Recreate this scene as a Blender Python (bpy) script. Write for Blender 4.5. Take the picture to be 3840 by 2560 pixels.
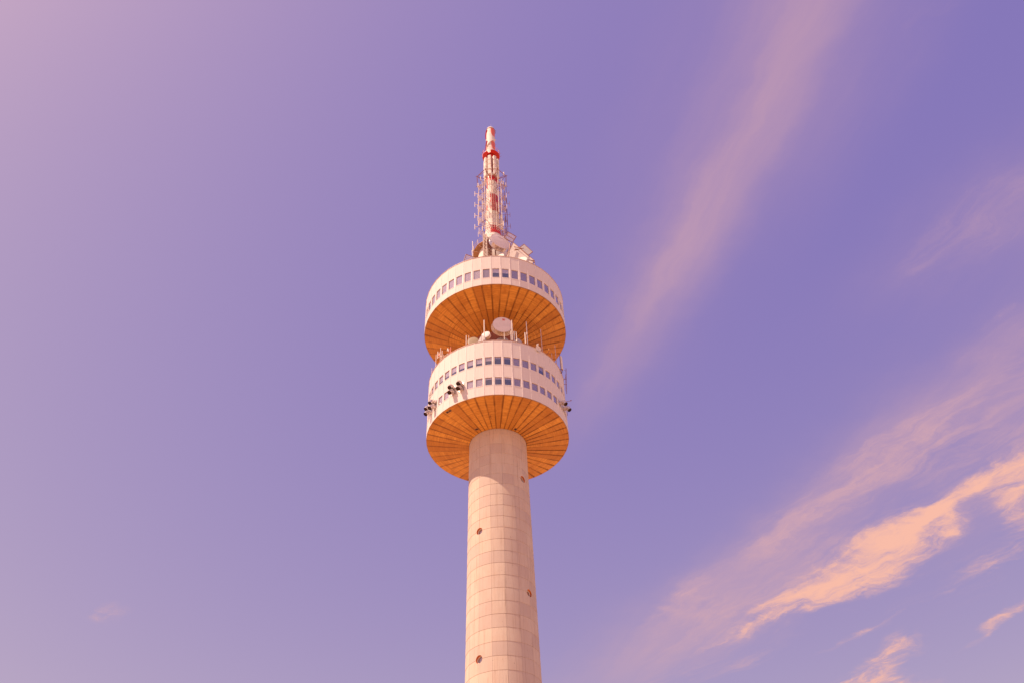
import bpy, bmesh, math, random
from mathutils import Vector, Matrix
for o in list(bpy.data.objects): bpy.data.objects.remove(o)
scene = bpy.context.scene
COL = scene.collection
R = math.radians
rnd = random.Random(7)

# ---------------------------------------------------------------- camera
CAM_Z, CAM_D = 1.6, 85.353
pitch, yaw, roll = R(45.1160), R(1.5767), R(-2.4677)
cam_data = bpy.data.cameras.new('camera'); cam = bpy.data.objects.new('camera', cam_data); COL.objects.link(cam)
fw = Vector((math.sin(yaw)*math.cos(pitch), math.cos(yaw)*math.cos(pitch), math.sin(pitch)))
rt = Vector((math.cos(yaw), -math.sin(yaw), 0)); up = rt.cross(fw)
r2 = rt*math.cos(roll) + up*math.sin(roll); u2 = up*math.cos(roll) - rt*math.sin(roll)
m = Matrix((r2, u2, -fw)).transposed().to_4x4(); m.translation = Vector((0, -CAM_D, CAM_Z))
cam.matrix_world = m
cam_data.sensor_width = 36.0; cam_data.lens = 3200/3840*36.0
cam_data.clip_start = 0.1; cam_data.clip_end = 12000
scene.camera = cam

# ---------------------------------------------------------------- sun, sky, exposure
SUN_AZ, SUN_EL = -65.0, 52.5            # degrees, az 0 = from the tower towards the camera (-Y)
sdir = Vector((math.sin(R(SUN_AZ))*math.cos(R(SUN_EL)), -math.cos(R(SUN_AZ))*math.cos(R(SUN_EL)), math.sin(R(SUN_EL))))
sun_data = bpy.data.lights.new('sun', 'SUN'); sun = bpy.data.objects.new('sun', sun_data); COL.objects.link(sun)
sun_data.energy = 5.0; sun_data.angle = R(0.53); sun_data.color = (1.0, 0.745, 0.545)
sun.rotation_euler = sdir.to_track_quat('Z', 'Y').to_euler()
sun.location = sdir*300
SKY_STRENGTH = 0.119
SKY_TINT = (1.94, 0.99, 1.21)
scene.view_settings.view_transform = 'Standard'; scene.view_settings.look = 'None'
scene.view_settings.exposure = 0.325; scene.view_settings.gamma = 1.0; scene.view_settings.use_curve_mapping = False
scene.cycles.max_bounces = 6; scene.cycles.diffuse_bounces = 3; scene.cycles.glossy_bounces = 2; scene.cycles.transparent_max_bounces = 6

class NT:
    """small helper for writing node trees"""
    def __init__(s, tree): s.t = tree; s.n = tree.nodes; s.l = tree.links
    def node(s, kind, **kw):
        nd = s.n.new(kind)
        for k, v in kw.items(): setattr(nd, k, v)
        return nd
    def put(s, sock, v):
        if hasattr(v, 'is_output') or isinstance(v, bpy.types.NodeSocket): s.l.new(v, sock)
        else: sock.default_value = v
    def math(s, op, a, b=0.0, c=0.0, clamp=False):
        nd = s.node('ShaderNodeMath', operation=op, use_clamp=clamp)
        for i, v in enumerate((a, b, c)): s.put(nd.inputs[i], v)
        return nd.outputs[0]
    def vmath(s, op, a, b=(0, 0, 0)):
        nd = s.node('ShaderNodeVectorMath', operation=op)
        s.put(nd.inputs[0], a); s.put(nd.inputs[1], b)
        return nd.outputs['Value'] if op in ('DOT_PRODUCT', 'LENGTH') else nd.outputs[0]
    def comb(s, x, y, z):
        nd = s.node('ShaderNodeCombineXYZ')
        for i, v in enumerate((x, y, z)): s.put(nd.inputs[i], v)
        return nd.outputs[0]
    def noise(s, vec, scale, detail=4.0, rough=0.5, dist=0.0):
        nd = s.node('ShaderNodeTexNoise'); s.put(nd.inputs['Vector'], vec)
        nd.inputs['Scale'].default_value = scale; nd.inputs['Detail'].default_value = detail
        nd.inputs['Roughness'].default_value = rough; nd.inputs['Distortion'].default_value = dist
        return nd
    def maprange(s, v, a, b, c=0.0, d=1.0, kind='SMOOTHSTEP'):
        nd = s.node('ShaderNodeMapRange', interpolation_type=kind)
        for i, x in enumerate((v, a, b, c, d)): s.put(nd.inputs[i], x)
        return nd.outputs[0]
    def mix(s, f, a, b, kind='MIX'):
        nd = s.node('ShaderNodeMix', data_type='RGBA', blend_type=kind)
        s.put(nd.inputs[0], f); s.put(nd.inputs[6], a); s.put(nd.inputs[7], b)
        return nd.outputs[2]

world = bpy.data.worlds.new('World'); scene.world = world; world.use_nodes = True
world.cycles.sampling_method = 'MANUAL'; world.cycles.sample_map_resolution = 512
world.node_tree.nodes.clear()
W = NT(world.node_tree)
sky = W.node('ShaderNodeTexSky', sky_type='NISHITA', sun_disc=False, sun_elevation=R(SUN_EL))
sky.sun_rotation = math.atan2(sdir.x, sdir.y)
sky.altitude = 150; sky.air_density = 1.0; sky.dust_density = 1.4; sky.ozone_density = 1.0
tinted = W.mix(1.0, sky.outputs[0], (*SKY_TINT, 1), 'MULTIPLY')
ts = W.node('ShaderNodeSeparateColor'); W.put(ts.inputs[0], tinted)
blue = W.math('MULTIPLY', W.math('POWER', ts.outputs[2], 0.20), 3.40**0.80)      # colour grade: the blue hardly rises towards the sun
tcb = W.node('ShaderNodeCombineColor'); W.put(tcb.inputs[0], W.math('SMOOTH_MIN', W.math('MULTIPLY', W.math('POWER', ts.outputs[0], 0.90), 2.03**0.10), 4.1, 0.8)); W.put(tcb.inputs[1], W.math('SMOOTH_MIN', W.math('MULTIPLY', W.math('POWER', ts.outputs[1], 0.98), 1.59**0.02), 3.0, 0.5)); W.put(tcb.inputs[2], blue)
base = tcb.outputs[0]
# cirrus sheet: the view direction cut with a flat layer overhead gives the cloud coordinates
tc = W.node('ShaderNodeTexCoord'); sp = W.node('ShaderNodeSeparateXYZ'); W.put(sp.inputs[0], tc.outputs['Generated'])
dz = W.math('MAXIMUM', sp.outputs[2], 0.06)
cu = W.math('DIVIDE', sp.outputs[0], dz); cv = W.math('DIVIDE', sp.outputs[1], dz)
p0 = W.comb(cu, cv, 0.0)
wn = W.noise(p0, 2.3, 3.0, 0.55)
warp = W.vmath('SCALE', W.vmath('SUBTRACT', wn.outputs['Color'], (0.5, 0.5, 0.5))); warp.node.inputs['Scale'].default_value = 0.05
wn2 = W.noise(p0, 11.0, 5.0, 0.6)
warp2 = W.vmath('SCALE', W.vmath('SUBTRACT', wn2.outputs['Color'], (0.5, 0.5, 0.5))); warp2.node.inputs['Scale'].default_value = 0.075
wn3 = W.noise(W.vmath('ADD', p0, (5.3, 1.9, 2.2)), 4.6, 2.0, 0.5)
warp3 = W.vmath('SCALE', W.vmath('SUBTRACT', wn3.outputs['Color'], (0.5, 0.5, 0.5))); warp3.node.inputs['Scale'].default_value = 0.13
pw = W.vmath('ADD', W.vmath('ADD', W.vmath('ADD', p0, warp), warp2), warp3)
spw = W.node('ShaderNodeSeparateXYZ'); W.put(spw.inputs[0], pw)
sps = W.node('ShaderNodeSeparateXYZ'); W.put(sps.inputs[0], W.vmath('ADD', p0, W.vmath('MULTIPLY', warp2, (0.6, 0.6, 0.6))))
def streak(x0, y0, x1, y1, w, amp, soft=2.0, src=None):
    """one cirrus band between two points of the sheet, w = half width"""
    src = src or spw
    cx, cy = (x0+x1)/2, (y0+y1)/2; L = math.hypot(x1-x0, y1-y0)/2*0.85; th = math.atan2(y1-y0, x1-x0)
    du = W.math('SUBTRACT', src.outputs[0], cx); dv = W.math('SUBTRACT', src.outputs[1], cy)
    a = W.math('MULTIPLY', W.math('ADD', W.math('MULTIPLY', du, math.cos(th)), W.math('MULTIPLY', dv, math.sin(th))), 1/L)
    b = W.math('MULTIPLY', W.math('SUBTRACT', W.math('MULTIPLY', dv, math.cos(th)), W.math('MULTIPLY', du, math.sin(th))), 1/w)
    q = W.math('ADD', W.math('POWER', W.math('ABSOLUTE', a), 2.2), W.math('POWER', W.math('ABSOLUTE', b), soft))
    return W.math('MULTIPLY', W.math('POWER', 2.718, W.math('MULTIPLY', q, -1.0)), amp)
def addall(l):
    s = l[0]
    for x in l[1:]: s = W.math('ADD', s, x)
    return s
def fibres(th, along, across, scale, detail, rough, src=None):
    src = src or spw; du, dv = src.outputs[0], src.outputs[1]
    a = W.math('ADD', W.math('MULTIPLY', du, math.cos(th)), W.math('MULTIPLY', dv, math.sin(th)))
    b = W.math('SUBTRACT', W.math('MULTIPLY', dv, math.cos(th)), W.math('MULTIPLY', du, math.sin(th)))
    return W.noise(W.comb(W.math('MULTIPLY', a, along), W.math('MULTIPLY', b, across), 3.7), scale, detail, rough).outputs[0]
TH = math.atan2(-0.851, 0.525)
# thick, sunlit cirrus
dense_mask = addall([
    streak(0.70, 1.93, 0.90, 1.70, 0.105, 0.80), streak(0.80, 1.74, 0.97, 1.50, 0.090, 0.85), streak(0.86, 1.66, 1.03, 1.30, 0.034, 1.0), streak(0.74, 2.00, 0.94, 1.72, 0.06, 0.40), streak(0.56, 2.16, 1.08, 1.34, 0.20, 0.32),
    streak(0.46, 2.20, 0.80, 1.88, 0.036, 0.62), streak(0.58, 2.02, 0.78, 1.80, 0.030, 0.50), streak(0.99, 1.30, 1.17, 1.64, 0.060, 0.9),
    streak(1.06, 1.34, 1.30, 1.20, 0.08, 0.7),
    streak(0.84, 2.52, 1.28, 2.44, 0.13, 1.05), streak(1.01, 2.44, 1.07, 2.02, 0.07, 0.85),
    streak(1.21, 2.24, 1.33, 1.76, 0.030, 0.72), streak(1.08, 1.90, 1.17, 1.64, 0.075, 0.66),
    streak(0.80, 1.03, 0.83, 0.93, 0.035, 0.48), streak(-0.99, 1.83, -0.85, 1.92, 0.075, 0.60),
    streak(0.78, 2.28, 1.08, 1.86, 0.024, 0.55), streak(1.30, 2.9, 1.9, 2.3, 0.14, 1.0), streak(-1.9, 3.0, -1.1, 2.7, 0.16, 0.8)])
f1 = fibres(TH, 2.0, 9.0, 1.9, 12.0, 0.68)
f1b = W.noise(pw, 8.0, 12.0, 0.68, 0.9).outputs[0]
fmix = W.math('SUBTRACT', W.math('ADD', W.math('MULTIPLY', f1, 0.5), W.math('MULTIPLY', f1b, 0.5)), 0.5)
dense = W.math('MULTIPLY', W.math('ADD', dense_mask, W.math('MULTIPLY', fmix, 5.2)), W.maprange(dense_mask, 0.03, 0.80))
dense = W.maprange(dense, 0.05, 1.60, 0.0, 0.97)
# thin torn veil between and above it
veil_mask = addall([
    streak(0.28, 2.34, 0.66, 1.50, 0.11, 0.30), streak(0.50, 1.82, 0.88, 1.06, 0.090, 0.28), streak(0.78, 1.45, 1.05, 0.82, 0.15, 0.36),
    streak(0.60, 0.90, 0.82, 0.58, 0.06, 0.26), streak(0.66, 0.90, 0.92, 0.62, 0.07, 0.40),
    streak(0.45, 2.18, 0.95, 1.50, 0.17, 0.46), streak(0.20, 2.6, 0.80, 2.10, 0.10, 0.36), streak(0.95, 2.2, 1.25, 1.5, 0.13, 0.28), streak(0.90, 1.55, 1.15, 0.95, 0.14, 0.30), streak(0.45, 0.62, 0.66, 0.28, 0.06, 0.2)])
f2 = fibres(TH+0.05, 1.2, 10.0, 1.7, 10.0, 0.68)
f2b = W.noise(pw, 9.0, 8.0, 0.65).outputs[0]
vmix = W.math('SUBTRACT', W.math('ADD', W.math('MULTIPLY', f2, 0.65), W.math('MULTIPLY', f2b, 0.35)), 0.5)
veil = W.math('MULTIPLY', W.math('ADD', veil_mask, W.math('MULTIPLY', vmix, 4.2)), W.maprange(veil_mask, 0.02, 0.50))
lump = W.noise(W.vmath('ADD', p0, (3.1, 7.7, 0.0)), 3.2, 3.0, 0.5).outputs[0]
veil = W.math('MULTIPLY', W.maprange(veil, 0.0, 1.15, 0.0, 0.54), W.maprange(lump, 0.34, 0.64, 0.25, 1.0))
# smooth high veil
soft_mask = addall([streak(*q, src=sps) for q in (
    (0.435, 0.20, 0.340, 0.68, 0.062, 0.22), (0.36, 0.54, 0.25, 0.94, 0.050, 0.20), (0.29, 0.74, 0.13, 1.25, 0.060, 0.17),
    (0.38, 0.18, 0.20, 1.10, 0.11, 0.10), (0.56, 0.30, 0.42, 0.80, 0.05, 0.07))] + [
    streak(0.20, 2.5, 0.80, 1.45, 0.15, 0.22), streak(0.50, 1.85, 0.95, 0.98, 0.09, 0.13), streak(0.72, 1.40, 1.10, 0.80, 0.14, 0.18), streak(0.60, 0.92, 0.95, 0.55, 0.10, 0.14), streak(0.95, 1.7, 1.2, 1.0, 0.12, 0.12)])
f3 = fibres(math.atan2(0.45, -0.13), 0.8, 6.0, 1.5, 9.0, 0.58, src=sps)
soft = W.math('MULTIPLY', soft_mask, W.maprange(f3, 0.25, 0.75, 0.70, 1.65))
veil = W.math('MINIMUM', W.math('ADD', veil, soft), 0.8)
cover = W.math('SUBTRACT', 1.0, W.math('MULTIPLY', W.math('SUBTRACT', 1.0, dense), W.math('SUBTRACT', 1.0, veil)), clamp=True)
CLOUD = (0.77/SKY_STRENGTH, 0.41/SKY_STRENGTH, 0.312/SKY_STRENGTH, 1)
THIN = (0.65/SKY_STRENGTH, 0.362/SKY_STRENGTH, 0.335/SKY_STRENGTH, 1)
col = W.mix(cover, base, W.mix(W.maprange(dense, 0.1, 0.8), THIN, CLOUD))
bg = W.node('ShaderNodeBackground'); W.put(bg.inputs[0], col); bg.inputs[1].default_value = SKY_STRENGTH
wo = W.node('ShaderNodeOutputWorld'); W.l.new(bg.outputs[0], wo.inputs[0])

# ---------------------------------------------------------------- materials
def new_mat(name):
    mt = bpy.data.materials.new(name); mt.use_nodes = True
    t = NT(mt.node_tree); b = mt.node_tree.nodes['Principled BSDF']
    return mt, t, b
def pos(t):
    return t.node('ShaderNodeNewGeometry').outputs['Position']
def objrand(t):
    return t.node('ShaderNodeObjectInfo').outputs['Random']
def scaled(t, v, sx, sy, sz):
    mp = t.node('ShaderNodeMapping'); t.put(mp.inputs[0], v); mp.inputs['Scale'].default_value = (sx, sy, sz); return mp.outputs[0]
def bump(t, b, h, strength=0.3, dist=0.02):
    bp = t.node('ShaderNodeBump'); t.put(bp.inputs['Height'], h); bp.inputs['Strength'].default_value = strength; bp.inputs['Distance'].default_value = dist
    t.l.new(bp.outputs[0], b.inputs['Normal'])
def simple(name, col, rough=0.5, metal=0.0, var=0.12, nscale=3.0, spec=0.5):
    mt, t, b = new_mat(name)
    n = t.noise(pos(t), nscale, 5.0, 0.6).outputs[0]
    dk = tuple(c*(1-var) for c in col); lt = tuple(min(1, c*(1+var)) for c in col)
    b.inputs['Base Color'].default_value = (*col, 1)
    t.put(b.inputs['Base Color'], t.mix(t.maprange(n, 0.3, 0.7), (*dk, 1), (*lt, 1)))
    b.inputs['Roughness'].default_value = rough; b.inputs['Metallic'].default_value = metal
    b.inputs['Specular IOR Level'].default_value = spec
    b.inputs['Diffuse Roughness'].default_value = 0.1
    return mt
M = {}
# cast concrete: board marks, blotches, joint stains, a tone of its own for each formwork panel
mt, t, b = new_mat('concrete'); P = pos(t)
boards = t.noise(scaled(t, P, 9, 9, 0.25), 2.2, 6.0, 0.65).outputs[0]
blot = t.noise(scaled(t, P, 1, 1, 0.6), 0.9, 6.0, 0.6).outputs[0]
fine = t.noise(P, 14.0, 6.0, 0.7).outputs[0]
c = t.mix(t.maprange(boards, 0.3, 0.7), (0.63, 0.51, 0.405, 1), (0.73, 0.60, 0.485, 1))
c = t.mix(t.maprange(blot, 0.35, 0.7), c, (0.66, 0.51, 0.40, 1))
c = t.mix(t.math('MULTIPLY', t.maprange(objrand(t), 0.0, 1.0, 0, 1, 'LINEAR'), 0.60), c, (0.54, 0.42, 0.37, 1))
pits = t.noise(P, 5.5, 1.0, 0.4).outputs[0]
c = t.mix(t.math('MULTIPLY', t.maprange(pits, 0.775, 0.80), 0.55), c, (0.20, 0.14, 0.11, 1))
streaks = t.noise(scaled(t, P, 5, 5, 0.10), 1.3, 4.0, 0.6).outputs[0]
c = t.mix(t.math('MULTIPLY', t.maprange(streaks, 0.53, 0.74), 0.55), c, (0.38, 0.25, 0.18, 1))
t.put(b.inputs['Base Color'], c); b.inputs['Roughness'].default_value = 0.9; b.inputs['Diffuse Roughness'].default_value = 0.1
b.inputs['Specular IOR Level'].default_value = 0.2
bump(t, b, t.math('ADD', t.math('MULTIPLY', boards, 1.0), t.math('MULTIPLY', fine, 0.4)), 0.8, 0.03)
M['concrete'] = mt
# painted ribbed metal of the pods
mt, t, b = new_mat('facade_metal'); P = pos(t)
st = t.noise(scaled(t, P, 14, 14, 0.22), 1.4, 5.0, 0.6).outputs[0]
bl = t.noise(P, 0.8, 5.0, 0.6).outputs[0]
c = t.mix(t.maprange(st, 0.40, 0.66), (0.80, 0.71, 0.655, 1), (0.74, 0.63, 0.58, 1))
c = t.mix(t.math('MULTIPLY', t.maprange(bl, 0.45, 0.75), 0.35), c, (0.74, 0.63, 0.57, 1))
c = t.mix(t.math('MULTIPLY', objrand(t), 0.22), c, (0.75, 0.655, 0.61, 1))
t.put(b.inputs['Base Color'], c); b.inputs['Roughness'].default_value = 0.75; b.inputs['Diffuse Roughness'].default_value = 0.1; b.inputs['Specular IOR Level'].default_value = 0.25
bump(t, b, st, 0.15, 0.01)
M['facade'] = mt
M['strip'] = simple('strip_paint', (0.81, 0.72, 0.68), 0.7, 0.0, 0.10, 2.0)
M['frame'] = simple('window_frame_paint', (0.50, 0.34, 0.26), 0.4, 0.0, 0.08)
# timber-brown ribbed soffit sheets with sooty streaks along the joints
mt, t, b = new_mat('soffit_sheet'); P = pos(t)
sx = t.node('ShaderNodeSeparateXYZ'); t.put(sx.inputs[0], P)
rad = t.math('SQRT', t.math('ADD', t.math('MULTIPLY', sx.outputs[0], sx.outputs[0]), t.math('MULTIPLY', sx.outputs[1], sx.outputs[1])))
az = t.math('ARCTAN2', sx.outputs[0], sx.outputs[1])
rib = t.math('SINE', t.math('MULTIPLY', rad, 52.0))
ringn = t.noise(t.comb(t.math('MULTIPLY', rad, 7.0), t.math('MULTIPLY', az, 2.2), sx.outputs[2]), 1.6, 5.0, 0.65).outputs[0]
blo = t.noise(P, 0.55, 6.0, 0.6).outputs[0]
c = t.mix(t.maprange(ringn, 0.3, 0.72), (0.57, 0.22, 0.035, 1), (0.92, 0.43, 0.070, 1))
c = t.mix(t.math('MULTIPLY', t.maprange(blo, 0.48, 0.70), 0.65), c, (0.46, 0.155, 0.018, 1))
c = t.mix(t.math('MULTIPLY', objrand(t), 0.72), c, (0.47, 0.165, 0.024, 1))
uvn = t.node('ShaderNodeUVMap'); us = t.node('ShaderNodeSeparateXYZ'); t.put(us.inputs[0], uvn.outputs[0])
edge = t.math('ABSOLUTE', t.math('SUBTRACT', t.math('MULTIPLY', us.outputs[0], 2.0), 1.0))
soot = t.noise(P, 0.5, 4.0, 0.6).outputs[0]
sootm = t.math('MULTIPLY', t.maprange(edge, 0.62, 1.0), t.maprange(soot, 0.30, 0.62, 0.05, 1.0))
c = t.mix(t.math('MULTIPLY', sootm, 0.75), c, (0.19, 0.055, 0.010, 1))
t.put(b.inputs['Base Color'], c); b.inputs['Roughness'].default_value = 0.55; b.inputs['Diffuse Roughness'].default_value = 0.1
b.inputs['Specular IOR Level'].default_value = 0.3
bump(t, b, rib, 0.6, 0.012)
M['soffit'] = mt
M['soffit_dark'] = simple('soffit_gap', (0.10, 0.035, 0.010), 0.8)
M['rim'] = simple('rim_steel', (0.42, 0.22, 0.10), 0.6)
M['white'] = simple('white_paint', (0.79, 0.70, 0.62), 0.7, 0, 0.07, 2.0)
M['mast_white'] = simple('mast_white_paint', (0.78, 0.68, 0.60), 0.8, 0, 0.10, 1.6)
M['red'] = simple('red_paint', (0.56, 0.020, 0.012), 0.45, 0, 0.22, 2.5)
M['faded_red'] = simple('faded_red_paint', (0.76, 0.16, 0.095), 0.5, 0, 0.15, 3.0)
M['steel'] = simple('oxide_steel', (0.32, 0.11, 0.07), 0.6, 0.0, 0.25, 4.0)
M['grey_steel'] = simple('grey_painted_steel', (0.62, 0.44, 0.38), 0.5, 0, 0.2, 4.0)
M['galv'] = simple('galvanised_steel', (0.72, 0.62, 0.58), 0.28, 0.85, 0.15, 6.0)
M['dark'] = simple('dark_inside', (0.085, 0.035, 0.026), 0.9)
M['dish_white'] = simple('dish_fabric', (0.80, 0.70, 0.68), 0.6, 0, 0.05, 1.2)
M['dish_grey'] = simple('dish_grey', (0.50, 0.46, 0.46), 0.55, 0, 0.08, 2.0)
M['skirt'] = simple('dish_skirt', (0.74, 0.58, 0.42), 0.5, 0, 0.18, 2.2)
M['olive'] = simple('olive_shaded_fabric', (0.42, 0.31, 0.19), 0.7, 0, 0.06, 1.5)  # shade on this dish is put into its darker base colour
M['sticker'] = simple('red_sticker', (0.70, 0.10, 0.10), 0.5)
M['brown_deck'] = simple('platform_deck', (0.40, 0.20, 0.10), 0.7, 0, 0.25, 3.0)
M['orange_reveal'] = simple('orange_lining', (0.60, 0.16, 0.030), 0.7, 0, 0.3, 6.0)
M['room'] = simple('room_dark', (0.16, 0.10, 0.11), 0.9)
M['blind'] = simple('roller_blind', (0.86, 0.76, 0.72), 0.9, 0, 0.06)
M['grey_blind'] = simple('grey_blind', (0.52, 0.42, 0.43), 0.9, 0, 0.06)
M['lamp_glass'] = simple('amber_glass', (0.85, 0.42, 0.08), 0.2)
mt, t, b = new_mat('window_glass'); nt = mt.node_tree
tr = t.node('ShaderNodeBsdfTransparent'); tr.inputs[0].default_value = (0.93, 0.91, 0.93, 1)
gl = t.node('ShaderNodeBsdfGlossy'); gl.inputs['Roughness'].default_value = 0.0; gl.inputs[0].default_value = (0.95, 0.95, 0.97, 1)
wv = t.noise(pos(t), 1.6, 2.0, 0.5).outputs[0]
bp = t.node('ShaderNodeBump'); t.put(bp.inputs['Height'], wv); bp.inputs['Strength'].default_value = 0.015; bp.inputs['Distance'].default_value = 0.03
t.l.new(bp.outputs[0], gl.inputs['Normal'])
lw = t.node('ShaderNodeLayerWeight'); lw.inputs[0].default_value = 0.5; fac = t.math('ADD', 0.16, t.math('MULTIPLY', t.math('POWER', lw.outputs['Facing'], 3.0), 0.75), clamp=True)
mx = t.node('ShaderNodeMixShader'); t.l.new(fac, mx.inputs[0]); t.l.new(tr.outputs[0], mx.inputs[1]); t.l.new(gl.outputs[0], mx.inputs[2])
t.l.new(mx.outputs[0], nt.nodes['Material Output'].inputs[0])
M['glass'] = mt
mt, t, b = new_mat('sandy_paving'); P = pos(t)
g = t.noise(P, 0.05, 8.0, 0.65).outputs[0]; g2 = t.noise(P, 3.0, 6.0, 0.7).outputs[0]
c = t.mix(t.maprange(g, 0.3, 0.7), (0.48, 0.325, 0.215, 1), (0.57, 0.40, 0.27, 1)); c = t.mix(t.math('MULTIPLY', g2, 0.3), c, (0.47, 0.33, 0.22, 1))
t.put(b.inputs['Base Color'], c); b.inputs['Roughness'].default_value = 0.9
M['ground'] = mt

# ---------------------------------------------------------------- mesh helpers
class MB:
    def __init__(s): s.v = []; s.f = []; s.uv = None
    def add(s, vs, fs):
        o = len(s.v); s.v += [tuple(x) for x in vs]; s.f += [tuple(i+o for i in f) for f in fs]; return s
    def box(s, c, size, rot=None):
        c = Vector(c); h = Vector(size)/2; vs = []
        for x in (-1, 1):
            for y in (-1, 1):
                for z in (-1, 1):
                    d = Vector((x*h.x, y*h.y, z*h.z)); d = rot @ d if rot else d; vs.append(c+d)
        return s.add(vs, [(0, 1, 3, 2), (4, 6, 7, 5), (0, 4, 5, 1), (2, 3, 7, 6), (0, 2, 6, 4), (1, 5, 7, 3)])
    def tube(s, a, b_, r, n=8, r1=None, caps=True):
        a, b_ = Vector(a), Vector(b_); r1 = r if r1 is None else r1; d = (b_-a).normalized()
        x = d.cross(Vector((0, 0, 1)) if abs(d.z) < 0.95 else Vector((1, 0, 0))).normalized(); y = d.cross(x)
        vs = []
        for p, q in ((a, r), (b_, r1)):
            for i in range(n):
                an = 2*math.pi*i/n; vs.append(p + (x*math.cos(an)+y*math.sin(an))*q)
        fs = [(i, (i+1) % n, n+(i+1) % n, n+i) for i in range(n)]
        if caps: fs += [tuple(range(n-1, -1, -1)), tuple(range(n, 2*n))]
        return s.add(vs, fs)
    def path(s, pts, r, n=8):
        for a, b_ in zip(pts[:-1], pts[1:]): s.tube(a, b_, r, n)
        return s
    def lathe(s, prof, n=48, a0=0.0, a1=360.0, mat=None, close=False):
        """profile of (radius, z) turned about z; angles az (0 = -Y, grows towards +X)"""
        full = abs(a1-a0) >= 359.9; k = n if full else n+1; vs = []
        for i in range(k):
            a = R(a0+(a1-a0)*i/n)
            for (r, z) in prof:
                p = Vector((r*math.sin(a), -r*math.cos(a), z)); vs.append(mat @ p if mat else p)
        mnum = len(prof); fs = []
        for i in range(n):
            j = (i+1) % k
            for q in range(mnum if close else mnum-1):
                q2 = (q+1) % mnum
                fs.append((i*mnum+q, j*mnum+q, j*mnum+q2, i*mnum+q2))
        return s.add(vs, fs)
    def build(s, name, mat, parent=None, smooth=False, bevel=0.0, sharp=35):
        me = bpy.data.meshes.new(name); me.from_pydata(s.v, [], s.f); me.update()
        bm = bmesh.new(); bm.from_mesh(me)
        bmesh.ops.recalc_face_normals(bm, faces=bm.faces); bm.to_mesh(me); bm.free()
        me.materials.append(mat)
        if smooth:
            me.shade_smooth(); me.set_sharp_from_angle(angle=R(sharp))
        o = bpy.data.objects.new(name, me); COL.objects.link(o)
        if parent: o.parent = parent
        if bevel:
            md = o.modifiers.new('bevel', 'BEVEL'); md.width = bevel; md.segments = 2; md.limit_method = 'ANGLE'
        return o
def P_(az, r, z):
    a = R(az); return Vector((r*math.sin(a), -r*math.cos(a), z))
def thing(name, label, cat, loc=(0, 0, 0), group=None):
    o = bpy.data.objects.new(name, None); COL.objects.link(o); o.location = loc; o['label'] = label; o['category'] = cat
    o.empty_display_size = 0.5
    if group: o['group'] = group
    return o
def part_copy(o, parent, rz=None, loc=None):
    c = o.copy(); COL.objects.link(c); c.parent = parent
    if rz is not None: c.rotation_euler = (0, 0, rz)
    if loc is not None: c.location = loc
    return c
def az_rot(az):                      # object built at az 0 (facing -Y) turned to az
    return R(az)

# ---------------------------------------------------------------- ground
o = MB().add([(-5000, -5000, 0), (5000, -5000, 0), (5000, 5000, 0), (-5000, 5000, 0)], [(0, 1, 2, 3)]).build('ground', M['ground'])
o['kind'] = 'structure'

# ---------------------------------------------------------------- tower: shaft
tower = thing('television_tower', 'round concrete television tower with two white pods and orange soffits', 'tower')
def shaft_r(z): return 3.60 + (68.6-z)*0.0096
LIFT, Z_SEAM, AZ_SEAM = 1.486, 67.83, 6.9
MB().lathe([(shaft_r(0)-0.35, 0.0), (3.60-0.35, 68.9)], 48).build('shaft_core', M['concrete'], tower, True)
MB().lathe([(3.45, 77.0), (3.45, 86.6)], 64).build('shaft_neck', M['steel'], tower, True)
def panel_mb(z0, z1, mb=None, az0=-11.25, az1=11.25, g=0.003):
    """one formwork panel, 0.3 thick, its lower edge 2 cm proud of the lift below"""
    mb = mb or MB(); n = 6
    ra, rb = shaft_r(z0)+0.016, shaft_r(z1)-0.002
    prof = [(ra-0.008, z0+g), (ra, z0+g+0.008), ((ra+rb)/2+0.012, (z0+z1)/2), (rb, z1-g-0.008), (rb-0.008, z1-g), (rb-0.3, z1-g), (ra-0.3, z0+g)]
    ga = math.degrees(0.007/ra); k = len(prof); o0 = len(mb.v); mid = (az0+az1)/2; FL = 0.30
    for i in range(n+1):
        a_ = az0+ga+(az1-az0-2*ga)*i/n; s = (1-FL)+FL*math.cos(R(11.25))/math.cos(R(a_-mid))
        for (r_, z_) in prof: mb.v.append(tuple(P_(a_, r_*s, z_)))
    for i in range(n):
        for q in range(k): mb.f.append((o0+i*k+q, o0+(i+1)*k+q, o0+(i+1)*k+(q+1) % k, o0+i*k+(q+1) % k))
    mb.f.append(tuple(o0+i for i in range(k))); mb.f.append(tuple(o0+n*k+i for i in reversed(range(k))))
    return mb
portholes = [(51.9, 61.89), (-38.1, 54.46), (51.9, 47.03), (-38.1, 39.60)]
def cutter(az, z, r):
    mb = MB(); a = P_(az, 2.6, z); b_ = P_(az, 4.8, z); mb.tube(a, b_, r, 24); return mb.build('cutter', M['dark'])
rest = MB(); lifts = [(Z_SEAM, 68.80)]; z = Z_SEAM
while z > 0.2:
    lifts.append((max(z-LIFT, 0.02), z)); z -= LIFT
hole_panels = []
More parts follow.
